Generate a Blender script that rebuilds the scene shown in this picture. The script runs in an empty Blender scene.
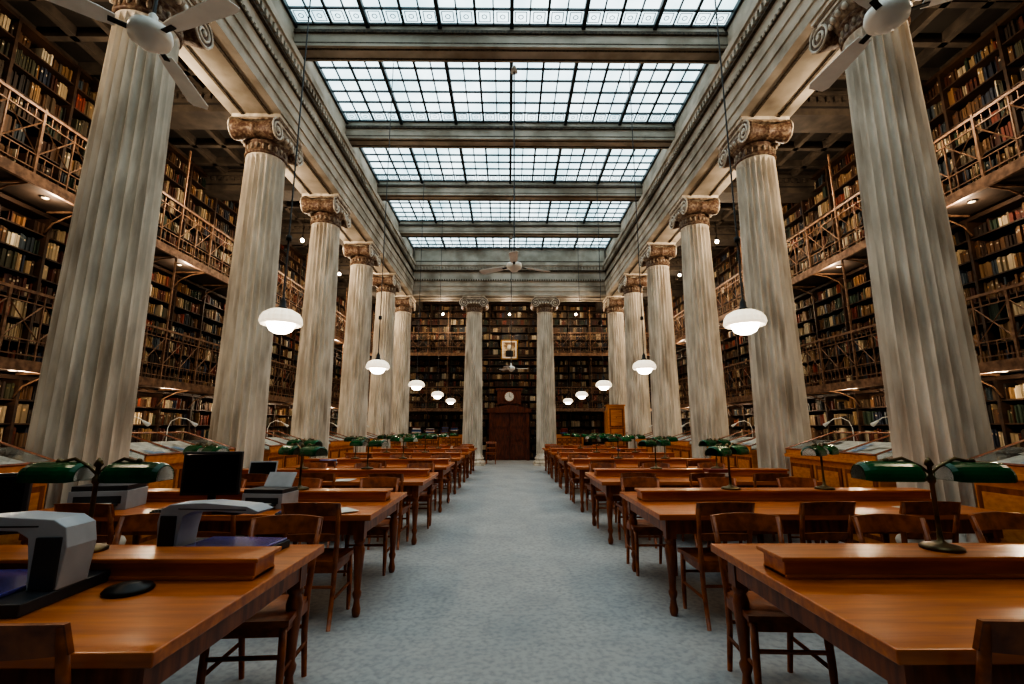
import bpy, math, random
from math import sin, cos, pi, radians, atan2, sqrt
from mathutils import Matrix, Vector
random.seed(7)
D = bpy.data
scene = bpy.context.scene
COL = scene.collection
scene.view_settings.view_transform = 'AgX'
try: scene.view_settings.look = 'AgX - High Contrast'
except Exception as e: print(e)
scene.view_settings.exposure = 0.55

def C(r, g, b):
    def f(c):
        c /= 255.0
        return c/12.92 if c <= 0.04045 else ((c+0.055)/1.055)**2.4
    return (f(r), f(g), f(b), 1.0)

def make_mat(name, c1, c2=None, scale=5, stretch=(1, 1, 1), rough=.5, metal=0, bump=0, detail=5,
             lo=.35, hi=.65, emis=None, es=0, spec=.5, coat=0, attr=None, c3=None, scale3=1.0, st3=(1,1,1), lo3=.45, hi3=.75):
    m = D.materials.new(name); m.use_nodes = True
    nt = m.node_tree; N = nt.nodes; L = nt.links
    b = N['Principled BSDF']
    b.inputs['Roughness'].default_value = rough
    b.inputs['Metallic'].default_value = metal
    b.inputs['Specular IOR Level'].default_value = spec
    b.inputs['Coat Weight'].default_value = coat
    b.inputs['Coat Roughness'].default_value = .2
    b.inputs['Base Color'].default_value = c1
    tc = N.new('ShaderNodeTexCoord')
    out = None
    if c2 is not None:
        # shift the pattern per object so repeated furniture does not share one grain
        oi = N.new('ShaderNodeObjectInfo'); ml_ = N.new('ShaderNodeMath'); ml_.operation = 'MULTIPLY'; ml_.inputs[1].default_value = 37.0
        L.new(oi.outputs['Random'], ml_.inputs[0])
        mp = N.new('ShaderNodeMapping'); mp.inputs['Scale'].default_value = stretch
        L.new(ml_.outputs[0], mp.inputs['Location'])
        no = N.new('ShaderNodeTexNoise'); no.inputs['Scale'].default_value = scale; no.inputs['Detail'].default_value = detail
        cr = N.new('ShaderNodeValToRGB')
        cr.color_ramp.elements[0].position = lo; cr.color_ramp.elements[0].color = c1
        cr.color_ramp.elements[1].position = hi; cr.color_ramp.elements[1].color = c2
        L.new(tc.outputs['Object'], mp.inputs['Vector']); L.new(mp.outputs['Vector'], no.inputs['Vector'])
        L.new(no.outputs['Fac'], cr.inputs['Fac'])
        out = cr.outputs['Color']
        if c3 is not None:
            mp3 = N.new('ShaderNodeMapping'); mp3.inputs['Scale'].default_value = st3
            L.new(ml_.outputs[0], mp3.inputs['Location'])
            n3 = N.new('ShaderNodeTexNoise'); n3.inputs['Scale'].default_value = scale3; n3.inputs['Detail'].default_value = 6
            r3 = N.new('ShaderNodeValToRGB')
            r3.color_ramp.elements[0].position = lo3; r3.color_ramp.elements[1].position = hi3
            mx = N.new('ShaderNodeMix'); mx.data_type = 'RGBA'
            L.new(tc.outputs['Object'], mp3.inputs['Vector']); L.new(mp3.outputs['Vector'], n3.inputs['Vector'])
            L.new(n3.outputs['Fac'], r3.inputs['Fac']); L.new(r3.outputs['Color'], mx.inputs['Factor'])
            L.new(out, mx.inputs['A']); mx.inputs['B'].default_value = c3
            out = mx.outputs['Result']
        L.new(out, b.inputs['Base Color'])
        if bump:
            bp = N.new('ShaderNodeBump'); bp.inputs['Strength'].default_value = bump; bp.inputs['Distance'].default_value = .01
            L.new(no.outputs['Fac'], bp.inputs['Height']); L.new(bp.outputs['Normal'], b.inputs['Normal'])
    if attr:
        a = N.new('ShaderNodeAttribute'); a.attribute_name = attr
        L.new(a.outputs['Color'], b.inputs['Base Color'])
    if emis is not None:
        b.inputs['Emission Color'].default_value = emis
        b.inputs['Emission Strength'].default_value = es
    return m

class B:
    def __init__(s):
        s.v = []; s.f = []; s.m = []; s.s = []; s.M = Matrix.Identity(4); s.c = None
    def add(s, vs, fs, mat=0, smooth=False):
        o = len(s.v); M = s.M
        for p in vs:
            q = M @ Vector(p); s.v.append((q.x, q.y, q.z))
        for f in fs:
            s.f.append(tuple(i+o for i in f)); s.m.append(mat); s.s.append(smooth)
    def bx(s, x0, x1, y0, y1, z0, z1, mat=0):
        s.add([(x0,y0,z0),(x1,y0,z0),(x1,y1,z0),(x0,y1,z0),(x0,y0,z1),(x1,y0,z1),(x1,y1,z1),(x0,y1,z1)],
              [(0,3,2,1),(4,5,6,7),(0,1,5,4),(1,2,6,5),(2,3,7,6),(3,0,4,7)], mat)
    def lathe(s, prof, n=16, c=(0,0,0), mat=0, axis='z', smooth=True, caps=True):
        vs = []; fs = []
        for (r, z) in prof:
            for i in range(n):
                a = 2*pi*i/n
                x, y = r*cos(a), r*sin(a)
                if axis == 'z': p = (c[0]+x, c[1]+y, c[2]+z)
                elif axis == 'x': p = (c[0]+z, c[1]+x, c[2]+y)
                else: p = (c[0]+y, c[1]+z, c[2]+x)
                vs.append(p)
        k = len(prof)
        for j in range(k-1):
            for i in range(n):
                i2 = (i+1) % n
                fs.append((j*n+i, j*n+i2, (j+1)*n+i2, (j+1)*n+i))
        s.add(vs, fs, mat, smooth)
        if caps:
            o = len(s.v)-k*n
            s.f.append(tuple(o+i for i in reversed(range(n)))); s.m.append(mat); s.s.append(False)
            s.f.append(tuple(o+(k-1)*n+i for i in range(n))); s.m.append(mat); s.s.append(False)
    def path(s, pts, r, n=8, mat=0, smooth=True):
        pts = [Vector(p) for p in pts]; k = len(pts)
        rs = r if isinstance(r, (list, tuple)) else [r]*k
        vs = []; fs = []
        for j, p in enumerate(pts):
            t = (pts[min(j+1, k-1)]-pts[max(j-1, 0)]).normalized()
            up = Vector((0,0,1)) if abs(t.z) < .9 else Vector((1,0,0))
            a = t.cross(up).normalized(); b = t.cross(a).normalized()
            for i in range(n):
                q = 2*pi*i/n
                w = p + a*cos(q)*rs[j] + b*sin(q)*rs[j]; vs.append(tuple(w))
        for j in range(k-1):
            for i in range(n):
                i2 = (i+1) % n
                fs.append((j*n+i, j*n+i2, (j+1)*n+i2, (j+1)*n+i))
        fs.append(tuple(range(n))); fs.append(tuple((k-1)*n+i for i in range(n)))
        s.add(vs, fs, mat, smooth)
    def bar(s, p0, p1, w, mat=0):
        s.path([p0, p1], w*.7, 4, mat, False)
    def sphere(s, c, r, n=16, mat=0, zs=1.0):
        s.lathe([(max(1e-4, r*sin(pi*j/10)), -r*zs*cos(pi*j/10)) for j in range(11)], n, c, mat, caps=False)
    def mesh(s, name, mats):
        me = D.meshes.new(name); me.from_pydata(s.v, [], s.f)
        for m in mats: me.materials.append(m)
        me.polygons.foreach_set('material_index', s.m)
        me.polygons.foreach_set('use_smooth', s.s)
        if s.c:
            a = me.attributes.new('bcol', 'FLOAT_COLOR', 'POINT')
            a.data.foreach_set('color', s.c)
        me.update(); return me
    def obj(s, name, mats, loc=(0,0,0), rot=(0,0,0)):
        return place(name, s.mesh(name, mats), loc, rot)

def place(name, me, loc=(0,0,0), rot=(0,0,0), scale=(1,1,1)):
    o = D.objects.new(name, me); o.location = loc; o.rotation_euler = rot; o.scale = scale
    COL.objects.link(o); return o

def beveled(me, w=.006, seg=2):
    o = D.objects.new('tmp', me); COL.objects.link(o)
    md = o.modifiers.new('b', 'BEVEL'); md.width = w; md.segments = seg; md.limit_method = 'ANGLE'; md.angle_limit = radians(50)
    dg = bpy.context.evaluated_depsgraph_get()
    m2 = D.meshes.new_from_object(o.evaluated_get(dg))
    D.objects.remove(o); return m2

# ---------------------------------------------------------------- materials
M_stone = make_mat('marble_column', C(230,222,209), C(194,185,171), 3.0, (1.5,1.5,.5), .55, bump=.3, lo=.35, hi=.7,
                   c3=C(140,123,102), scale3=2.4, st3=(2.4,2.4,.4), lo3=.48, hi3=.82)
M_cap = make_mat('capital_painted', C(172,158,140), C(100,80,66), 14, (1,1,1), .6, bump=.2)
M_capred = make_mat('capital_ornament', C(88,60,47), C(146,128,108), 22, (1,1,1), .6, bump=.2, lo=.42, hi=.66)
M_ent = make_mat('entablature_stone', C(200,191,177), C(160,151,136), 1.6, (1,1,1), .7, bump=.1, c3=C(122,108,90), scale3=.8, lo3=.5, hi3=.85)
M_entd = make_mat('entablature_ornament', C(104,92,76), C(58,50,41), 24, (1,1,1), .7, bump=.2)
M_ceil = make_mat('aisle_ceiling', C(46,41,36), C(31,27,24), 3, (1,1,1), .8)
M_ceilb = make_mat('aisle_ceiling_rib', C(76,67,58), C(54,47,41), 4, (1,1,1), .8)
M_carpet = make_mat('floor_carpet', C(160,163,165), C(175,177,177), 2.2, (1,1,1), .95, bump=.0, lo=.3, hi=.7, spec=.1, detail=9,
                    c3=C(138,141,144), scale3=26, lo3=.42, hi3=.85)
M_wood = make_mat('oak_tabletop', C(204,120,58), C(160,84,38), 2.4, (1,10,10), .33, bump=.06, lo=.3, hi=.7, coat=.25,
                  c3=C(142,70,30), scale3=1.2, st3=(1,2.5,2.5), lo3=.5, hi3=.85)
M_woodd = make_mat('wood_legs', C(150,82,40), C(104,52,26), 4, (6,6,1), .4, bump=.05, coat=.2)
M_casew = make_mat('display_case_wood', C(216,146,84), C(186,112,58), 3.0, (1,5,9), .4, lo=.3, hi=.7, coat=.2)
M_chair = make_mat('wood_chair', C(162,90,46), C(116,60,31), 5, (3,3,3), .4, coat=.2)
M_shelf = make_mat('shelf_wood_dark', C(66,46,32), C(40,28,20), 3, (1,1,4), .6)
M_iron = make_mat('gallery_iron', C(140,110,88), C(92,68,52), 12, (1,1,1), .55, metal=.2)
M_gfloor = make_mat('gallery_floor', C(66,54,46), C(46,38,33), 4, (1,1,1), .7)
M_book = make_mat('book_covers', C(90,60,40), rough=.6, attr='bcol')
M_wall = make_mat('wall_plaster', C(150,142,128), C(126,118,104), 1.5, (1,1,1), .8)
M_black = make_mat('black_metal', C(26,25,24), rough=.45, metal=.3)
M_brass = make_mat('aged_brass', C(120,104,76), C(70,58,40), 12, (1,1,1), .35, metal=.9)
M_green = make_mat('green_glass_shade', C(3,92,48), C(1,58,30), 4, (1,1,1), .22, spec=.3, coat=.1)
M_white = make_mat('white_enamel', C(238,238,232), C(226,226,220), 6, (1,1,1), .35)
M_opal = make_mat('opal_glass', C(245,238,222), rough=.3, emis=(1.0,.84,.62,1), es=.65)
M_opalb = make_mat('opal_glass_lit', C(250,245,235), rough=.3, emis=(1.0,.88,.7,1), es=8.0)
M_bulb = make_mat('lit_bulb', C(250,245,235), rough=.3, emis=(1.0,.88,.7,1), es=10)
M_fill = make_mat('added_fill_lens', C(200,190,170), rough=.3, emis=(1.0,.84,.62,1), es=.35)  # faint glow for the added fill discs under the galleries
M_bar = make_mat('glazing_bar', C(56,68,72), C(40,50,54), 6, (1,1,1), .5)
M_paper = make_mat('paper', C(225,222,212), C(190,188,182), 9, (1,1,1), .8)
M_pblue = make_mat('paper_blue', C(120,150,185), C(170,185,200), 9, (1,1,1), .7)
M_pred = make_mat('paper_red', C(160,70,60), C(190,150,120), 11, (1,1,1), .7)
M_lgrey = make_mat('light_grey_plastic', C(172,177,183), C(152,158,165), 5, (1,1,1), .4)
M_dgrey = make_mat('dark_grey_plastic', C(54,57,62), C(44,47,52), 5, (1,1,1), .4)
M_screen = make_mat('screen_black', C(14,15,17), rough=.15)
M_violet = make_mat('scanner_bed_violet', C(98,92,164), C(76,70,138), 3, (1,1,1), .15, coat=.6)
M_door = make_mat('door_mahogany', C(116,60,36), C(78,38,24), 4, (4,4,1), .4, coat=.3)
M_gold = make_mat('gilt_frame', C(170,130,70), C(110,80,40), 14, (1,1,1), .4, metal=.6)
M_port = make_mat('portrait_canvas', C(206,190,160), C(110,84,60), 2.4, (1,1,1), .7, lo=.45, hi=.55)
gl = D.materials.new('case_glass'); gl.use_nodes = True
nt = gl.node_tree; nt.nodes.clear()
o_ = nt.nodes.new('ShaderNodeOutputMaterial'); mx_ = nt.nodes.new('ShaderNodeMixShader'); t_ = nt.nodes.new('ShaderNodeBsdfTransparent'); g_ = nt.nodes.new('ShaderNodeBsdfGlossy')
g_.inputs['Roughness'].default_value = .05; mx_.inputs[0].default_value = .22
t_.inputs['Color'].default_value = (.92,.96,.97,1)
nt.links.new(t_.outputs[0], mx_.inputs[1]); nt.links.new(g_.outputs[0], mx_.inputs[2]); nt.links.new(mx_.outputs[0], o_.inputs[0])
M_glass = gl
# luminous diffusing skylight glass
sk = D.materials.new('skylight_diffusing_glass'); sk.use_nodes = True
nt = sk.node_tree; N = nt.nodes; L = nt.links; b = N['Principled BSDF']
tc = N.new('ShaderNodeTexCoord'); no = N.new('ShaderNodeTexNoise'); no.inputs['Scale'].default_value = .9; no.inputs['Detail'].default_value = 6
cr = N.new('ShaderNodeValToRGB'); cr.color_ramp.elements[0].position = .35; cr.color_ramp.elements[1].position = .72
cr.color_ramp.elements[0].color = (.42,.60,.66,1); cr.color_ramp.elements[1].color = (.84,.96,1,1)
L.new(tc.outputs['Object'], no.inputs['Vector']); L.new(no.outputs['Fac'], cr.inputs['Fac'])
L.new(cr.outputs['Color'], b.inputs['Emission Color']); b.inputs['Emission Strength'].default_value = 1.8
b.inputs['Base Color'].default_value = C(170,190,200)
M_sky = sk

# ---------------------------------------------------------------- dimensions
CX = 4.42
CY = [2.13+2.82*i for i in range(7)]           # 2.13 .. 19.05
YB = CY[-1]
Y0 = -3.0; YW = 22.3; XW = 7.75
ZA = 6.77                                      # architrave underside
XI = 3.97                                      # inner face

# ---------------------------------------------------------------- shell
b = B(); b.bx(-XW-.2, XW+.2, Y0-.2, YW+.2, -.2, 0); b.obj('floor', [M_carpet])
for n, a in (('wall_left', (-XW-.2, -XW, Y0, YW, 0, 9)), ('wall_right', (XW, XW+.2, Y0, YW, 0, 9)),
             ('wall_back', (-XW-.2, XW+.2, YW, YW+.2, 0, 9)), ('wall_front', (-XW-.2, XW+.2, Y0-.2, Y0, 0, 9))):
    b = B(); b.bx(*a); b.obj(n, [M_wall])
b = B()
zc = 7.5
for sx in (-1, 1):
    xs = sorted((sx*4.8, sx*XW))
    b.bx(xs[0], xs[1], Y0, YW, zc, zc+.15, 0)
    for yc in CY + [CY[0]-2.82]:
        b.bx(xs[0], xs[1], yc-.26, yc+.26, 6.95, zc, 1)
        b.bx(xs[0], xs[1], yc-.33, yc+.33, 7.30, 7.38, 1)
        b.bx(xs[0], xs[1], yc-.265, yc+.265, 7.08, 7.12, 0)
        x = 4.9
        while x < 7.1:
            b.bx(min(sx*x, sx*(x+.07)), max(sx*x, sx*(x+.07)), yc-.31, yc+.31, 7.20, 7.29, 1); x += .15
    for k in range(5):
        x = 4.9+k*.62
        b.bx(sx*x-.05, sx*x+.05, Y0, YW, zc-.16, zc, 1)
    y = CY[0]-2.82
    while y < YW:
        b.bx(xs[0], xs[1], y-.05, y+.05, zc-.16, zc, 1)
        y += .705
b.bx(-4.8, 4.8, YB+.4, YW, zc, zc+.15, 0)
for x in (-4.42,-1.47,1.47,4.42):
    b.bx(x-.26, x+.26, YB+.4, YW, 6.95, zc, 1)
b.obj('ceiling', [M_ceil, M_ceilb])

def entab(name, M, length):
    b = B(); b.M = M
    parts = [(.00,.90,ZA,ZA+.18,0),(-.025,.92,ZA+.18,ZA+.38,0),(-.05,.94,ZA+.38,ZA+.60,0),
             (-.085,.97,ZA+.60,ZA+.67,1),(.02,.88,ZA+.67,ZA+1.02,2),(-.04,.92,ZA+1.02,ZA+1.08,1),
             (-.06,.9,ZA+1.20,ZA+1.26,0),(-.10,.9,ZA+1.26,ZA+1.40,0),(-.06,.9,ZA+1.40,ZA+1.46,1),(.0,.9,ZA+1.08,ZA+1.20,0),(.06,.9,ZA+1.46,ZA+2.15,0)]
    for (y0, y1, z0, z1, m) in parts:
        b.bx(0, length, y0, y1, z0, z1, m)
    b.bx(0, length, .2, .24, ZA-.02, ZA+.02, 1); b.bx(0, length, .66, .70, ZA-.02, ZA+.02, 1)
    x = .05
    while x < length-.1:
        b.bx(x, x+.07, -.075, 0, ZA+1.08, ZA+1.20, 0); x += .13
    x = .03
    while x < length-.1:
        b.bx(x, x+.05, -.105, -.05, ZA+.605, ZA+.66, 0); x += .10
    return b.obj(name, [M_ent, M_entd, M_ent])
LEN = YB+.45-Y0
entab('trim_entablature_left', Matrix(((0,-1,0,-XI),(1,0,0,Y0),(0,0,1,0),(0,0,0,1))), LEN)
entab('trim_entablature_right', Matrix(((0,1,0,XI),(-1,0,0,YB+.45),(0,0,1,0),(0,0,0,1))), LEN)
entab('trim_entablature_back', Matrix(((1,0,0,-XI),(0,1,0,YB-.45),(0,0,1,0),(0,0,0,1))), 2*XI)

# skylight: beams and glazing
ZB = 8.37; ZG = 8.82
beams = [CY[0]-2.82] + CY[:-1]
b = B()
b.bx(-4.05, 4.05, -.19, .19, ZB, ZG+.08, 0)
b.bx(-4.05, 4.05, -.23, .23, ZB+.26, ZB+.32, 1)
b.bx(-4.05, 4.05, -.13, -.10, ZB-.015, ZB+.01, 1); b.bx(-4.05, 4.05, .10, .13, ZB-.015, ZB+.01, 1)
b.bx(-4.05, 4.05, -.195, .195, ZB+.06, ZB+.08, 1)
mbeam = b.mesh('ceiling_beam', [M_ent, M_entd])
for y in beams: place('ceiling_beam', mbeam, (0, y, 0))
edges = [Y0] + beams + [YB-.45]
n = 1
for i in range(len(edges)-1):
    ya, yb = edges[i]+(.19 if i else 0), edges[i+1]-(.19 if i < len(edges)-2 else 0)
    b = B()
    b.bx(-4.1, 4.1, ya, yb, ZG+.03, ZG+.05, 0)
    nx = 24
    for k in range(nx+1):
        x = -4.02+8.04*k/nx; w = .034 if k % 4 == 0 else (.022 if k % 2 == 0 else .011)
        b.bx(x-w, x+w, ya, yb, ZG-.07 if k % 4 == 0 else ZG-.01, ZG+.04, 1)
    ny = max(2, round((yb-ya)/.36))
    for k in range(ny+1):
        y = ya+(yb-ya)*k/ny; w = .03 if k in (0, ny) else .014
        b.bx(-4.05, 4.05, y-w, y+w, ZG-.01, ZG+.035, 1)
    dy = (yb-ya)/ny
    for k in range(nx):
        cx = -4.02+8.04*(k+.5)/nx; cy = yb-dy*.5; h = .105
        pts = [(cx-h,cy-h,ZG+.02),(cx+h,cy-h,ZG+.02),(cx+h,cy+h,ZG+.02),(cx-h,cy+h,ZG+.02),(cx-h,cy-h,ZG+.02)]
        for q in range(4): b.bar(pts[q], pts[q+1], .012, 1)
        b.path([(cx+.045*cos(a*pi/4), cy+.045*sin(a*pi/4), ZG+.02) for a in range(9)], .008, 4, 1)
    b.obj('window_%d' % n, [M_sky, M_bar]); n += 1

# ---------------------------------------------------------------- columns
def column_mesh():
    b = B()
    nf = 24; seg = 8; n = nf*seg
    zs = [.34,.38,.42,.46,.55,1.2,2.0,3.0,4.0,5.0,5.8,6.02,6.08,6.12,6.14]
    vs = []; fs = []
    for z in zs:
        t = (z-.34)/5.8
        R = .405 - .085*t**1.35
        depth = R*.16
        if z < .40 or z > 6.11: depth = 0
        elif z < .44: depth *= .5
        elif z > 6.07: depth *= .5
        if z == .34: R += .03
        for i in range(n):
            a = 2*pi*i/n; k = i % seg
            d = depth*sqrt(max(0, 1-(2*(k-.5)/(seg-1)-1)**2)) if 1 <= k <= seg-1 else 0
            vs.append(((R-d)*cos(a), (R-d)*sin(a), z))
    k = len(zs)
    for j in range(k-1):
        for i in range(n):
            i2 = (i+1) % n
            fs.append((j*n+i, j*n+i2, (j+1)*n+i2, (j+1)*n+i))
    b.add(vs, fs, 0, False)
    b.bx(-.52,.52,-.52,.52,0,.06,0)
    prof = [(.50,.06),(.525,.09),(.525,.13),(.50,.16),(.455,.17),(.44,.20),(.45,.22),(.47,.24),(.475,.27),(.46,.30),(.43,.31),(.43,.34)]
    b.lathe(prof, 40, mat=0)
    b.lathe([(.33,6.13),(.345,6.15),(.345,6.17),(.32,6.18),(.318,6.34),(.345,6.35),(.345,6.38),(.33,6.39)], 40, mat=2)
    b.lathe([(.33,6.38),(.37,6.42),(.42,6.48),(.43,6.53),(.40,6.57)], 40, mat=1)
    for i in range(24):
        a = 2*pi*i/24
        b.sphere((.405*cos(a), .405*sin(a), 6.475), .04, 6, 0, 1.2)
    for i in range(20):
        a = 2*pi*i/20
        b.sphere((.318*cos(a), .318*sin(a), 6.26), .03, 6, 1, 1.9)
    b.bx(-.33,.33,-.36,.36,6.55,6.68,0)
    b.bx(-.40,.40,-.44,.44,6.68,6.71,1); b.bx(-.42,.42,-.46,.46,6.71,ZA+.01,0)
    for sy in (-1,1):
        c = (0, sy*.40, 6.50)
        b.lathe([(.17,-.37),(.185,-.35),(.18,-.30),(.14,-.16),(.125,-.04),(.14,-.02),(.14,.02),(.125,.04),(.14,.16),(.18,.30),(.185,.35),(.17,.37)], 24, c, 2, 'x')
        for sx in (-1,1):
            pts = []
            for q in range(46):
                th = q/45*2.4*2*pi; r = .178*(1-q/45)**.9+.02
                pts.append((sx*.375, c[1]+sy*r*sin(th), c[2]+r*cos(th)))
            b.path(pts, .018, 5, 0)
            b.lathe([(.03,-.02),(.03,.02)], 10, (sx*.385, c[1], c[2]), 0, 'x')
    for sx in (-1,1):
        b.bx(sx*.36-.02, sx*.36+.02, -.40,.40, 6.64,6.69, 0)
        b.bx(sx*.34-.02, sx*.34+.02, -.34,.34, 6.55,6.64, 1)
    return b.mesh('marble_column', [M_stone, M_cap, M_capred])
mcol = column_mesh()
for y in CY:
    for sx in (-1,1):
        place('marble_column', mcol, (sx*CX, y, 0), (0,0,0 if sx < 0 else pi))
for sx in (-1,1):
    place('marble_column', mcol, (sx*1.47, YB, 0), (0,0,pi/2))

# ---------------------------------------------------------------- bookshelves + galleries
PAL = [(102,74,50),(78,52,36),(128,94,62),(62,44,32),(140,112,78),(50,40,34),(104,50,38),(122,58,42),(150,128,96),(168,150,120),
       (46,62,50),(44,52,68),(90,64,44),(110,82,56),(190,174,146),(36,32,30),(82,68,52),(128,100,68),(78,42,32),(92,82,66),(60,72,80),(88,62,40),(66,66,50),(202,192,170)]
PAL = [C(*p) for p in PAL]
LAB = C(180,168,146)
LEV = [(0.12,2.18),(2.34,4.68),(4.84,7.34)]
class Books:
    def __init__(s): s.b = B(); s.b.c = []
    def bx(s, *a, col):
        s.b.bx(*a); s.b.c.extend(list(col)*8)
    def quad(s, x0,x1,y,z0,z1,col):
        s.b.add([(x0,y,z0),(x1,y,z0),(x1,y,z1),(x0,y,z1)],[(0,1,2,3)]); s.b.c.extend(list(col)*4)
def shelves(name, bname, M, x0, x1, levels, skip=None, nbay=.94, dens=1.0):
    S = B(); S.M = M; K = Books(); K.b.M = M
    nb = round((x1-x0)/nbay); w = (x1-x0)/nb
    for li, (za, zb) in enumerate(levels):
        rows = round((zb-za)/.34); h = (zb-za)/rows
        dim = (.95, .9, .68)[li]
        for i in range(nb+1):
            x = x0+i*w
            if skip and i > 0 and i < nb and skip(x, za): continue
            S.bx(x-.022, x+.022, -.015, .34, za-.1, zb, 0)
        for i in range(nb):
            xa, xb = x0+i*w+.022, x0+(i+1)*w-.022
            if skip and skip((xa+xb)/2, za): continue
            S.bx(xa-.02, xb+.02, .27, .34, za-.1, zb, 0)
            S.bx(xa, xb, 0, .3, za-.1, za, 0)
            S.bx(xa, xb, -.01, .3, zb-.06, zb, 0)
            for r in range(rows):
                z = za+r*h
                S.bx(xa, xb, 0, .28, z-.022, z, 0)
                hmax = h-.045-(.05 if r == rows-1 else 0)
                base = random.choice(PAL); runleft = 0
                x = xa+random.random()*.02
                hh = hmax*random.uniform(.7,.95)
                while x < xb-.02:
                    if runleft <= 0:
                        runleft = random.randint(1,7); base = random.choice(PAL); hh = hmax*random.uniform(.62,.97)
                        th = random.uniform(.018,.042)
                        if random.random() < .07*dens: x += random.uniform(.04,.18); continue
                    t = th*random.uniform(.85,1.15)
                    if x+t > xb: break
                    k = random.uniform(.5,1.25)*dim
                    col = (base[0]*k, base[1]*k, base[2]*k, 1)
                    yf = .02+random.random()*.05
                    H = hh*random.uniform(.90,1.03)
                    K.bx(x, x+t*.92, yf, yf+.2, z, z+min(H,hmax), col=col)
                    if random.random() < .3:
                        K.quad(x+t*.12, x+t*.8, yf-.002, z+H*.68, z+H*.80, LAB if random.random() < .4 else (base[0]*1.8, base[1]*1.5, base[2]*1.1, 1))
                    x += t; runleft -= 1
    S.obj(name, [M_shelf]); K.b.obj(bname, [M_book])

ML = Matrix(((0,-1,0,-7.2),(1,0,0,0),(0,0,1,0),(0,0,0,1)))
MR = Matrix(((0,1,0,7.2),(-1,0,0,YW-.1),(0,0,1,0),(0,0,0,1)))
shelves('bookcase_wall', 'shelved_books', ML, 1.2, YW-.1, LEV)
shelves('bookcase_wall', 'shelved_books', MR, 0, YW-1.3, LEV)
MBk = Matrix(((1,0,0,0),(0,1,0,YW-.42),(0,0,1,0),(0,0,0,1)))
shelves('bookcase_wall', 'shelved_books', MBk, -6.58, 6.58, LEV, skip=lambda x, z: abs(x) < .93 and z < 1)

def gallery(M, x0, x1, z, name='book_gallery'):
    b = B(); b.M = M
    W = .72
    b.bx(x0, x1, -W, -.02, z-.07, z, 1)
    b.bx(x0, x1, -W-.03, -W+.02, z-.12, z+.03, 0)
    n = round((x1-x0)/.94); w = (x1-x0)/n
    yr = -W+.01
    b.bx(x0, x1, yr-.02, yr+.02, z+.93, z+.97, 0)
    for zz in (.80,.30,.10): b.bx(x0, x1, yr-.009, yr+.009, z+zz-.009, z+zz+.009, 0)
    for i in range(n+1):
        x = x0+i*w
        b.bx(x-.017, x+.017, yr-.017, yr+.017, z-.1, z+1.0, 0)
        b.bx(x-.012, x+.012, -W+.02, -.02, z-.10, z-.07, 0)
        b.path([(x, -W+.05, z-.1),(x,-W*.55,z-.14),(x,-W*.2,z-.26),(x,-.03,z-.42)], .014, 5, 0)
        if i % 2 == 0:
            b.bx(x-.014, x+.014, yr-.014, yr+.014, z+.97, min(z+2.4, 6.94), 0)
    for i in range(n):
        xa = x0+i*w; xm = xa+w/2
        b.bar((xa, yr, z+.30), (xm, yr, z+.80), .015, 0); b.bar((xm, yr, z+.30), (xa, yr, z+.80), .015, 0)
        b.bar((xm, yr, z+.30), (xa+w, yr, z+.80), .015, 0); b.bar((xa+w, yr, z+.30), (xm, yr, z+.80), .015, 0)
        b.bx(xm-.01, xm+.01, yr-.01, yr+.01, z, z+.95, 0)
        for q in range(1,8):
            x = xa+w*q/8
            b.bx(x-.006, x+.006, yr-.006, yr+.006, z+.1, z+.30, 0)
            b.bx(x-.006, x+.006, yr-.006, yr+.006, z+.80, z+.94, 0)
    b.obj(name, [M_iron, M_gfloor])
for z in (2.28, 4.78):
    gallery(ML, 1.2, YW-.42, z)
    gallery(MR, .32, YW-1.3, z)
    gallery(MBk, -6.45, -1.9, z); gallery(MBk, 1.9, 6.45, z)

# ---------------------------------------------------------------- back door group
b = B(); y = YW-.46
b.bx(-.91,-.78, y-.12, y+.0, 0, 2.12, 0); b.bx(.78,.91, y-.12, y+.0, 0, 2.12, 0)
b.bx(-1.02,1.02, y-.16, y+.0, 2.12, 2.28, 0)
b.add([(-1.05,y-.16,2.28),(1.05,y-.16,2.28),(0,y-.16,2.50),(-1.05,y,2.28),(1.05,y,2.28),(0,y,2.50)],[(0,1,2),(3,5,4),(0,2,5,3),(1,4,5,2),(0,3,4,1)],0)
for sx in (-1,1):
    xs = sorted((sx*.01, sx*.78)); b.bx(xs[0], xs[1], y-.03, y+.0, .02, 2.12, 0)
    for (za, zb) in ((.15,.75),(.85,1.35),(1.45,2.0)):
        xs = sorted((sx*.1, sx*.68)); b.bx(xs[0], xs[1], y-.05, y-.01, za, zb, 0)
        xs = sorted((sx*.15, sx*.63)); b.bx(xs[0], xs[1], y-.065, y-.04, za+.05, zb-.05, 0)
    b.sphere((sx*.07, y-.08, 1.05), .035, 10, 1)
b.obj('door_1', [M_door, M_brass])
b = B()
b.bx(-.55,.55,y-.10,y+.02,2.51,3.15,0); b.bx(-.62,.62,y-.14,y+.02,3.15,3.24,0); b.bx(-.45,.45,y-.13,y-.09,2.56,2.62,0)
b.lathe([(.25,-.16),(.25,-.1)],28,(0,y,2.85),1,'y'); b.lathe([(.21,-.175),(.21,-.155)],28,(0,y,2.85),2,'y')
b.bar((0,y-.18,2.85),(.0,y-.18,3.0),.012,3); b.bar((0,y-.18,2.85),(.10,y-.18,2.82),.012,3)
for q in range(12):
    a = q*pi/6; b.bar((.165*sin(a),y-.178,2.85+.165*cos(a)),(.195*sin(a),y-.178,2.85+.195*cos(a)),.01,3)
b.obj('wall_clock', [M_door, M_woodd, M_white, M_black])
b = B()
b.bx(-.40,.40,y-.06,y+.02,4.58,5.52,0); b.bx(-.34,.34,y-.075,y-.05,4.64,5.46,1); b.bx(-.28,.28,y-.085,y-.07,4.70,5.40,2)
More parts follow.
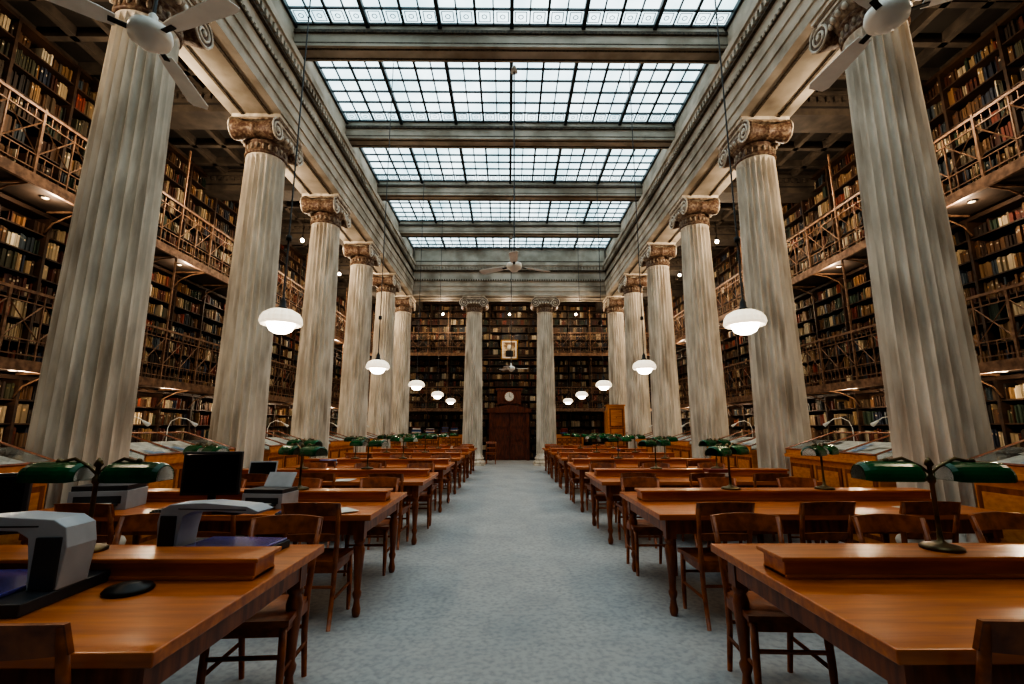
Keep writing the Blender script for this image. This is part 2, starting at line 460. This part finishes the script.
b.sphere((0,y-.07,5.14),.11,12,3,1.25); b.bx(-.17,.17,y-.09,y-.08,4.72,5.0,4)
b.obj('framed_portrait', [M_gold, M_paper, M_port, M_paper, M_black])

# ---------------------------------------------------------------- tables
TL, TD, TH = 2.80, 1.34, .76
def table_mesh():
    b = B(); hx, hy = TL/2, TD/2
    b.bx(-hx, hx, -hy, hy, TH-.045, TH, 0)
    ax, ay = hx-.07, hy-.07
    b.bx(-ax, ax, -ay, -ay+.03, TH-.16, TH-.045, 1); b.bx(-ax, ax, ay-.03, ay, TH-.16, TH-.045, 1)
    b.bx(-ax, -ax+.03, -ay, ay, TH-.16, TH-.045, 1); b.bx(ax-.03, ax, -ay, ay, TH-.16, TH-.045, 1)
    yc = .10
    b.bx(-hx+.06, hx-.06, yc-.09, yc+.09, TH, TH+.075, 0)
    b.bx(-hx+.04, hx-.04, yc-.115, yc+.115, TH+.075, TH+.095, 0)
    b.bx(-hx+.06, hx-.06, yc-.10, yc+.10, TH, TH+.018, 0)
    me = beveled(b.mesh('t', [M_wood, M_woodd]), .005, 2)
    b2 = B()
    prof = [(.022,0),(.030,.02),(.033,.05),(.024,.09),(.021,.12),(.032,.15),(.034,.17),(.024,.19),(.030,.30),(.041,.44),(.044,.48),(.036,.51),(.030,.525),(.042,.54),(.042,.555),(.034,.57)]
    for sx in (-1,0,1):
        for sy in (-1,1):
            c = (sx*(ax-.035), sy*(ay-.035), 0)
            b2.lathe(prof, 14, c, 0)
            b2.bx(c[0]-.04, c[0]+.04, c[1]-.04, c[1]+.04, .565, TH-.05, 0)
    return me, b2.mesh('legs', [M_woodd])
mt, ml = table_mesh()
def join_meshes(name, a, c):
    o1 = place('a', a); o2 = place('b', c)
    with bpy.context.temp_override(active_object=o1, selected_editable_objects=[o1, o2], selected_objects=[o1,o2]):
        bpy.ops.object.join()
    me = o1.data; me.name = name; D.objects.remove(o1); return me
mt = join_meshes('reading_table', mt, ml)
TY = [1.56+2.27*k for k in range(7)]
XT = 1.12
for k, y in enumerate(TY):
    for sx in (-1,1):
        place('reading_table', mt, (sx*(XT+TL/2), y+TD/2, 0), (0,0,0))

def chair_mesh():
    b = B()
    n = 6; vs = []; fs = []
    for j in range(n+1):
        for i in range(n+1):
            u = i/n*2-1; v = j/n*2-1
            w = .20+.02*v
            x = u*w; y = v*.20
            vs.append((x, y, .455-.012*(1-u*u)*(1-v*v)))
    for j in range(n):
        for i in range(n):
            a = j*(n+1)+i; fs.append((a, a+1, a+n+2, a+n+1))
    b.add(vs, fs, 0, True)
    b.add([(-.18,-.20,.425),(.18,-.20,.425),(.22,.20,.425),(-.22,.20,.425),(-.18,-.20,.455),(.18,-.20,.455),(.22,.20,.455),(-.22,.20,.455)],
          [(0,3,2,1),(0,1,5,4),(1,2,6,5),(2,3,7,6),(3,0,4,7)], 0)
    for sx in (-1,1):
        b.path([(sx*.19,.18,.0),(sx*.19,.18,.2),(sx*.185,.17,.43)], [.014,.02,.021], 8, 0)
        b.path([(sx*.175,-.24,0),(sx*.175,-.19,.25),(sx*.178,-.185,.45),(sx*.19,-.21,.65),(sx*.20,-.265,.87)], [.015,.018,.02,.018,.015], 8, 0)
        b.path([(sx*.185,-.19,.20),(sx*.19,.18,.20)], .011, 6, 0)
        b.bx(sx*.18-.01, sx*.18+.01, -.18,.17,.375,.43,0)
    b.path([(-.19,.18,.28),(.19,.18,.28)], .011, 6, 0); b.path([(-.175,-.2,.28),(.175,-.2,.28)], .011, 6, 0)
    b.bx(-.18,.18,.165,.185,.375,.43,0); b.bx(-.17,.17,-.195,-.175,.375,.43,0)
    def rail(z0, z1, y0, y1, bow, half, t=.018):
        vs = []; fs = []; n = 8
        for i in range(n+1):
            u = i/n*2-1; x = u*half; off = -bow*(1-u*u)
            top = z1+(.012*(1-u*u))
            vs += [(x, y0+off, z0),(x, y0+off+t, z0),(x, y1+off+t, top),(x, y1+off, top)]
        for i in range(n):
            for q in range(4):
                fs.append((i*4+q, i*4+(q+1)%4, (i+1)*4+(q+1)%4, (i+1)*4+q))
        fs += [(0,1,2,3),(n*4,n*4+3,n*4+2,n*4+1)]
        b.add(vs, fs, 0)
    rail(.785,.875,-.245,-.275,.04,.215)
    rail(.60,.645,-.205,-.215,.03,.185)
    return b.mesh('wooden_chair', [M_chair])
mc = chair_mesh()
CHX = [.40, 1.22, 2.04]
for k, y in enumerate(TY):
    for sx in (-1,1):
        for cx in CHX:
            jx = random.uniform(-.05,.05); jr = random.uniform(-.08,.08)
            dy = .175 if k == 0 else .12+random.uniform(-.08,.03)
            place('wooden_chair', mc, (sx*(XT+cx)+(0 if k == 0 else jx), y+dy, 0), (0,0,jr*(.3 if k == 0 else 1)))
            jx = random.uniform(-.05,.05); jr = random.uniform(-.08,.08)
            place('wooden_chair', mc, (sx*(XT+cx-.08)+jx, y+TD-.11+random.uniform(-.03,.08), 0), (0,0,pi+jr))
place('wooden_chair', mc, (-.75, 19.6, 0), (0,0,pi))

# ---------------------------------------------------------------- double banker lamps
def banker():
    b = B()
    b.lathe([(.085,0),(.085,.012),(.07,.02),(.03,.028),(.014,.04),(.010,.10),(.010,.30),(.018,.31),(.018,.33),(.010,.34),(.010,.38),(.02,.39),(.014,.41),(.004,.425)], 20, mat=0)
    b.path([(-.20,0,.40),(-.12,0,.42),(-.04,0,.38),(0,0,.345),(.04,0,.38),(.12,0,.42),(.20,0,.40)], .008, 8, 0)
    for sx in (-1,1):
        cx = sx*.195; Lh = .135; n = 14; R = .070
        for (r, mat) in ((R, 1), (R-.006, 2)):
            vs = []; fs = []
            prof = []
            for i in range(n+1):
                a = -.10*pi + (1.20*pi)*i/n
                prof.append((r*1.15*cos(a), r*1.0*sin(a)+.335))
            for xe, kk in ((-Lh,.78),(-Lh+.02,.95),(-Lh+.05,1),(Lh-.05,1),(Lh-.02,.95),(Lh,.78)):
                for (yy, zz) in prof: vs.append((cx+xe, yy*kk, .335+(zz-.335)*kk))
            m = n+1
            for j in range(5):
                for i in range(n): fs.append((j*m+i, j*m+i+1, (j+1)*m+i+1, (j+1)*m+i))
            fs.append(tuple(range(m))); fs.append(tuple(5*m+i for i in range(m)))
            b.add(vs, fs, mat, False)
        b.sphere((cx, 0, .408), .014, 8, 0)
        b.path([(cx-.08,0,.35),(cx+.08,0,.35)], .013, 8, 2)
    return b.mesh('banker_lamp', [M_brass, M_green, M_white])
mbk = banker()
for k, y in enumerate(TY):
    for sx in (-1,1):
        for lx in (.90, 1.82):
            rz = random.uniform(-.12,.12) if k == 0 else sx*random.uniform(.50,.75)
            place('banker_lamp', mbk, (sx*(XT+lx)+random.uniform(-.03,.03), y+TD/2+(.13 if k == 0 else .10), TH+.095), (0,0,rz))

# ---------------------------------------------------------------- pendant globe lamps
def pendant():
    b = B()
    b.lathe([(.002,-.105),(.06,-.10),(.105,-.075),(.13,-.03),(.135,0)], 28, mat=1, caps=False)
    n = 96; prof = [(.135,.0),(.185,-.015),(.20,.012),(.192,.06),(.165,.105),(.11,.14),(.05,.15)]
    vs = []; fs = []
    for (r, z) in prof:
        for i in range(n):
            a = 2*pi*i/n; rr = r*(1+.05*abs(sin(a*8))); vs.append((rr*cos(a), rr*sin(a), z))
    for j in range(len(prof)-1):
        for i in range(n):
            i2 = (i+1)%n; fs.append((j*n+i, j*n+i2, (j+1)*n+i2, (j+1)*n+i))
    b.add(vs, fs, 0, False)
    b.lathe([(.055,.145),(.05,.17),(.035,.18),(.03,.24),(.018,.26),(.012,.28)], 16, mat=2)
    b.path([(0,0,.27),(0,0,ZB-2.42+.3)], .008, 6, 2)
    b.lathe([(.03,.9),(.03,.96)], 10, mat=2)
    return b.mesh('pendant_lamp', [M_opal, M_opalb, M_black])
mp_ = pendant()
for k in range(5):
    for sx in (-1,1):
        place('pendant_lamp', mp_, (sx*2.4, 4.75+3.65*k, 2.48))

def fan(angs, rod, blade=.72):
    b = B()
    b.lathe([(.02,-.11),(.06,-.10),(.09,-.06),(.13,-.045),(.14,0),(.13,.045),(.07,.07),(.03,.09),(.03,.16),(.015,.18)], 24, mat=0)
    b.path([(0,0,.17),(0,0,rod)], .013, 8, 1)
    b.lathe([(.07,rod-.12),(.04,rod-.02),(.04,rod)], 16, mat=0)
    for a in angs:
        b.M = Matrix.Rotation(radians(a), 4, 'Z') @ Matrix.Rotation(radians(11), 4, 'X')
        b.bx(.10,.24,-.02,.02,-.012,-.004,1)
        pts = [(.20,-.05),(.30,-.065),(blade-.05,-.085),(blade,-.06),(blade,.06),(blade-.05,.085),(.30,.065),(.20,.05)]
        vs = [(x,y,-.004) for x,y in pts]+[(x,y,.004) for x,y in pts]; m = len(pts)
        b.add(vs, [tuple(reversed(range(m))), tuple(range(m,2*m))]+[(i,(i+1)%m,(i+1)%m+m,i+m) for i in range(m)], 0)
    b.M = Matrix.Identity(4)
    return b.mesh('ceiling_fan', [M_white, M_black])
place('ceiling_fan', fan((-20,100,220), 4.55, .80), (-2.68, 3.0, 4.25))
place('ceiling_fan', fan((92,212,332), 4.5, .76), (2.68, 2.9, 4.36))
place('ceiling_fan', fan((25,150,268), 4.1), (.05, 8.1, 4.30))
place('ceiling_fan', fan((10,130,250), 4.9, .6), (.05, 16.23, 3.47))

# aisle ceiling bulbs
b = B(); b.sphere((0,0,0), .05, 14, 0); b.lathe([(.03,.05),(.03,.12),(.01,.13)], 10, mat=1); b.path([(0,0,.12),(0,0,.98)], .006, 6, 1)
mb = b.mesh('hanging_bulb', [M_bulb, M_black])
WARM = (1,.80,.58)
def bulb(x, y, e=72):
    place('hanging_bulb', mb, (x, y, 6.40))
    l = D.lights.new('aisle_bulb_light', 'POINT'); l.energy = e; l.color = WARM; l.shadow_soft_size = .06
    lo = D.objects.new('aisle_bulb_light', l); lo.location = (x, y, 6.28); COL.objects.link(lo)
for i in range(0, 6):
    for sx in (-1,1): bulb(sx*5.6, CY[0]+2.82*(i+.5))
for x in (-5.7,-2.95,0,2.95,5.7): bulb(x, 20.3, 60)
b = B(); b.lathe([(.045,0),(.045,-.012),(.03,-.02),(.002,-.022)], 14, mat=0, caps=False); b.lathe([(.055,-.012),(.055,-.002)], 14, mat=1)  # small flush disc, added to go with the fill lights below
mg = b.mesh('added_fill_disc', [M_fill, M_black])
for i in range(7):
    y = 3.54+2.82*i
    for sx in (-1,1):
        for z in (2.20, 4.70):
            place('added_fill_disc', mg, (sx*6.75, y, z))
            l = D.lights.new('added_gallery_fill', 'POINT'); l.energy = 20 if z < 3 else 16; l.color = WARM; l.shadow_soft_size = .06  # added fill light under the gallery, brightens the shelves
            lo = D.objects.new('added_gallery_fill', l); lo.location = (sx*6.60, y, z-.16); COL.objects.link(lo)

# ---------------------------------------------------------------- display cases between columns
def case_mesh(seed):
    rnd = random.Random(seed)
    b = B(); L2 = .88; x0, x1 = -.38, .38
    b.bx(x0+.03, x1-.03, -L2+.03, L2-.03, .08, 1.0, 0)
    b.bx(x0+.05, x1-.05, -L2+.05, L2-.05, 0, .08, 1)
    b.bx(x0-.02, x1+.02, -L2-.02, L2+.02, 1.0, 1.05, 0)
    for i in range(3):
        ya = -L2+.06+i*.57
        b.bx(x0+.015, x0+.03, ya, ya+.5, .16, .92, 1)
        b.bx(x0+.008, x0+.02, ya+.05, ya+.45, .21, .87, 0)
    zb, zl, zh = 1.05, 1.12, 1.36
    for y in (-L2, L2):
        b.add([(x0,y-.012,zb),(x1,y-.012,zb),(x1,y-.012,zh),(x0,y-.012,zl),(x0,y+.012,zb),(x1,y+.012,zb),(x1,y+.012,zh),(x0,y+.012,zl)],
              [(0,1,2,3),(4,7,6,5),(0,4,5,1),(3,2,6,7),(0,3,7,4),(1,5,6,2)], 5)
    b.bx(x0, x0+.02, -L2, L2, zb, zl, 0)
    b.add([(x0,-L2,zl),(x1,-L2,zh),(x1,L2,zh),(x0,L2,zl)], [(0,1,2,3)], 5)
    for y in (-L2,-.3,.3,L2): b.bar((x0,y,zl),(x1,y,zh),.016,1)
    b.bar((x0,-L2,zl),(x0,L2,zl),.018,1); b.bar((x1,-L2,zh),(x1,L2,zh),.018,1)
    b.add([(x0+.02,-L2+.02,zb+.01),(x1,-L2+.02,zb+.19),(x1,L2-.02,zb+.19),(x0+.02,L2-.02,zb+.01)],[(0,1,2,3)],2)
    for i in range(14):
        y = -L2+.1+i*.122; w = rnd.uniform(.05,.12); x = rnd.uniform(x0+.16, x1-.16)
        f = lambda q: zb+.012+(q-x0-.02)*.25
        h = .052
        b.add([(x-w,y-h,f(x-w)+.01),(x+w,y-h,f(x+w)+.01),(x+w,y+h,f(x+w)+.01),(x-w,y+h,f(x-w)+.01)],[(0,1,2,3)], rnd.choice((2,3,4,2,7)))
    for y in (-.45,.45):
        b.path([(x1-.02,y,zb),(x1-.02,y,1.42),(x1-.06,y,1.52),(x1-.16,y,1.57),(x1-.28,y,1.55),(x1-.36,y,1.50)], .006, 6, 6)
        b.path([(x1-.34,y,1.51),(x1-.42,y,1.46)], [.012,.028], 8, 6)
    return b.mesh('display_case', [M_casew, M_woodd, M_paper, M_pblue, M_pred, M_glass, M_white, M_dgrey])
cms = [case_mesh(1), case_mesh(5)]
for i in range(6):
    for sx in (-1,1):
        place('display_case', cms[i%2], (sx*4.52, CY[i]+1.41, 0), (0,0,0 if sx > 0 else pi))

def cabinet(w, d, h, rows, cols):
    b = B(); b.bx(-w/2,w/2,-d/2,d/2,.08,h,0); b.bx(-w/2-.03,w/2+.03,-d/2-.03,d/2+.03,h,h+.05,0); b.bx(-w/2+.03,w/2-.03,-d/2+.03,d/2-.03,0,.08,1)
    for f in (-1,1):
        for r in range(rows):
            for c in range(cols):
                xa = -w/2+.05+c*(w-.1)/cols; za = .13+r*(h-.2)/rows
                ys = sorted((f*(d/2), f*(d/2+.015)))
                b.bx(xa+.01, xa+(w-.1)/cols-.01, ys[0], ys[1], za, za+(h-.2)/rows-.02, 1)
                b.bx(xa+.05, xa+(w-.1)/cols-.05, ys[0]-.004, ys[1]+.004, za+.04, za+(h-.2)/rows-.06, 0)
                b.sphere((xa+(w-.1)/cols/2, f*(d/2+.025), za+(h-.2)/rows/2), .014, 6, 2)
    return b.mesh('catalogue_cabinet', [M_casew, M_woodd, M_brass])
place('catalogue_cabinet', cabinet(.60, .35, 2.2, 3, 1), (3.78, 17.0, 0)); place('catalogue_cabinet', cabinet(.5, .35, 2.1, 3, 1), (4.5, 21.2, 0))
mcab2 = cabinet(1.2, .45, 1.1, 5, 5)
place('catalogue_cabinet', mcab2, (-3.1, 17.5, 0)); place('catalogue_cabinet', mcab2, (-2.6, 20.9, 0)); place('catalogue_cabinet', mcab2, (2.6, 20.9, 0))
def pile(seed, n=9):
    r = random.Random(seed); K = Books(); z = 0
    for i in range(n):
        h = r.uniform(.02,.05); a = r.uniform(-.3,.3); K.b.M = Matrix.Rotation(a,4,'Z')
        col = r.choice([C(60,90,150), C(210,205,195), C(120,50,40), C(90,70,50), C(50,80,120)])
        K.bx(-.14,.14,-.1,.1,z,z+h,col=col); z += h
    return K.b.mesh('book_stack', [M_book])
for i, (x, y, z) in enumerate([(-3.4,17.5,1.15),(-2.9,17.5,1.15),(-2.8,20.9,1.15),(-2.4,20.9,1.15),(2.4,20.9,1.15),
                               (-3.3,8.75,TH),(2.7,6.4,TH),(-2.4,10.9,TH),(-1.75,15.5,TH),(3.1,13.2,TH)]):
    place('book_stack', pile(i, 9 if z > 1 else 3), (x, y, z+.002))

# ---------------------------------------------------------------- office equipment on the left
def scanner():
    b = B()
    b.bx(-.30,.30,-.22,.20,0,.045,1)
    b.bx(-.29,.17,-.205,.185,.045,.060,2)
    prof = [(.19,.045),(.30,.045),(.315,.20),(.30,.275),(.25,.305),(.05,.318),(-.20,.30),(-.27,.272),(-.25,.255),(-.02,.268),(.12,.262),(.165,.235),(.18,.15)]
    m = len(prof)
    vs = [(x,-.075,z) for x,z in prof]+[(x,.075,z) for x,z in prof]
    b.add(vs, [tuple(range(m)), tuple(reversed(range(m,2*m)))]+[(i,i+m,(i+1)%m+m,(i+1)%m) for i in range(m)], 0)
    b.bx(.20,.295,-.082,.082,.05,.24,3)
    b.bx(-.14,.02,-.05,.05,.245,.268,3)
    b.bx(-.20,.20,-.077,.077,.276,.284,3)
    return beveled(b.mesh('book_scanner', [M_lgrey, M_dgrey, M_violet, M_dgrey]), .006, 2)
ms = scanner()
place('book_scanner', ms, (-2.10, 2.02, TH+.001), (0,0,.06))
place('book_scanner', ms, (-1.60, 2.66, TH+.001), (0,0,pi-.1), (.95,.95,.86))
def monitor():
    b = B()
    b.bx(-.235,.235,-.02,.02,.10,.46,0); b.bx(-.215,.215,-.024,-.018,.12,.44,1)
    b.bx(-.12,.12,.02,.06,.16,.38,0); b.bx(-.03,.03,.02,.05,.02,.25,0)
    b.lathe([(.12,0),(.12,.012),(.05,.025)], 24, mat=0)
    return beveled(b.mesh('computer_monitor', [M_dgrey, M_screen]), .004, 1)
mm = monitor()
place('computer_monitor', mm, (-2.60, 4.20, TH+.001), (0,0,.1))
place('computer_monitor', mm, (-2.95, 2.66, TH+.001), (0,0,.5), (1,1,.9))
def printer():
    b = B()
    b.bx(-.21,.21,-.16,.16,0,.15,0); b.bx(-.20,.20,-.15,.15,.15,.19,1); b.bx(-.15,.15,-.26,-.14,.03,.05,1)
    b.bx(-.17,.17,-.165,-.155,.05,.11,1)
    b.add([(-.15,.10,.19),(.15,.10,.19),(.15,.20,.34),(-.15,.20,.34),(-.15,.115,.185),(.15,.115,.185),(.15,.215,.335),(-.15,.215,.335)],[(0,1,2,3),(7,6,5,4),(0,4,5,1),(1,5,6,2),(2,6,7,3),(3,7,4,0)],0)
    b.bx(-.11,.11,-.25,-.16,.052,.056,2)
    return beveled(b.mesh('desktop_printer', [M_lgrey, M_dgrey, M_paper]), .006, 2)
mpn = printer()
place('desktop_printer', mpn, (-2.10, 4.24, TH+.001), (0,0,-.1), (.85,.8,.8))
place('desktop_printer', mpn, (-3.45, 4.2, TH+.001), (0,0,.2))
place('desktop_printer', mpn, (-3.3, 2.0, TH+.001), (0,0,.2))
def keyboard():
    b = B(); b.bx(-.22,.22,-.075,.075,0,.018,0)
    for r in range(5):
        for c in range(15): b.bx(-.21+c*.028,-.21+c*.028+.022,-.066+r*.027,-.066+r*.027+.021,.018,.026,1)
    return b.mesh('computer_keyboard', [M_dgrey, M_black])
mk = keyboard()
place('computer_keyboard', mk, (-2.64, 3.95, TH+.001))
def laptop():
    b = B(); b.bx(-.17,.17,-.12,.12,0,.018,0); b.bx(-.15,.15,-.03,.10,.018,.021,1); b.bx(-.045,.045,-.105,-.045,.018,.020,1)
    b.add([(-.17,.12,.01),(.17,.12,.01),(.17,.20,.23),(-.17,.20,.23),(-.17,.132,.01),(.17,.132,.01),(.17,.212,.23),(-.17,.212,.23)],[(0,1,2,3),(7,6,5,4),(0,4,5,1),(1,5,6,2),(2,6,7,3),(3,7,4,0)],0)
    b.add([(-.155,.1235,.03),(.155,.1235,.03),(.155,.192,.215),(-.155,.192,.215)],[(0,1,2,3)],2)
    return b.mesh('laptop', [M_lgrey, M_black, M_screen])
mlp = laptop()
place('laptop', mlp, (-3.25, 6.25, TH+.001), (0,0,.2))
# closed laptop-like violet folders and loose papers
b = B(); b.bx(-.16,.16,-.11,.11,0,.012,0); b.bx(-.145,.145,-.095,.095,.012,.018,1)
mf = beveled(b.mesh('document_folder', [M_dgrey, M_violet]), .003, 1)
place('document_folder', mf, (-1.72, 3.96, TH+.001), (0,0,.15))
b = B()
for q in range(4):
    b.M = Matrix.Translation((q*.02, -q*.012, q*.0025)) @ Matrix.Rotation(q*.11-.1, 4, 'Z'); b.bx(-.105,.105,-.148,.148,0,.002,0)
mpp = b.mesh('loose_papers', [M_paper])
place('loose_papers', mpp, (-1.45, 4.00, TH+.001), (0,0,.5), (.8,.8,1)); place('loose_papers', mpp, (-2.2, 6.3, TH+.001), (0,0,-.2)); place('loose_papers', mpp, (3.35, 4.05, TH+.001), (0,0,.3))
b = B(); b.lathe([(.085,0),(.09,.008),(.08,.02),(.045,.026),(.04,.032),(.005,.034)], 28, mat=0)
b.obj('round_paperweight', [M_black], (-1.62, 2.10, TH+.001))

# ---------------------------------------------------------------- world + camera
w = D.worlds.new('World'); scene.world = w; w.use_nodes = True
w.node_tree.nodes['Background'].inputs[0].default_value = (.6,.75,.9,1); w.node_tree.nodes['Background'].inputs[1].default_value = .5
cam = D.cameras.new('Camera'); co = D.objects.new('Camera', cam); COL.objects.link(co)
cam.sensor_width = 36; cam.lens = 470/1024*36; cam.clip_start = .05
co.location = (-.06, 0, 1.42); co.rotation_euler = (radians(90+10.4), 0, radians(-.49))
scene.camera = co
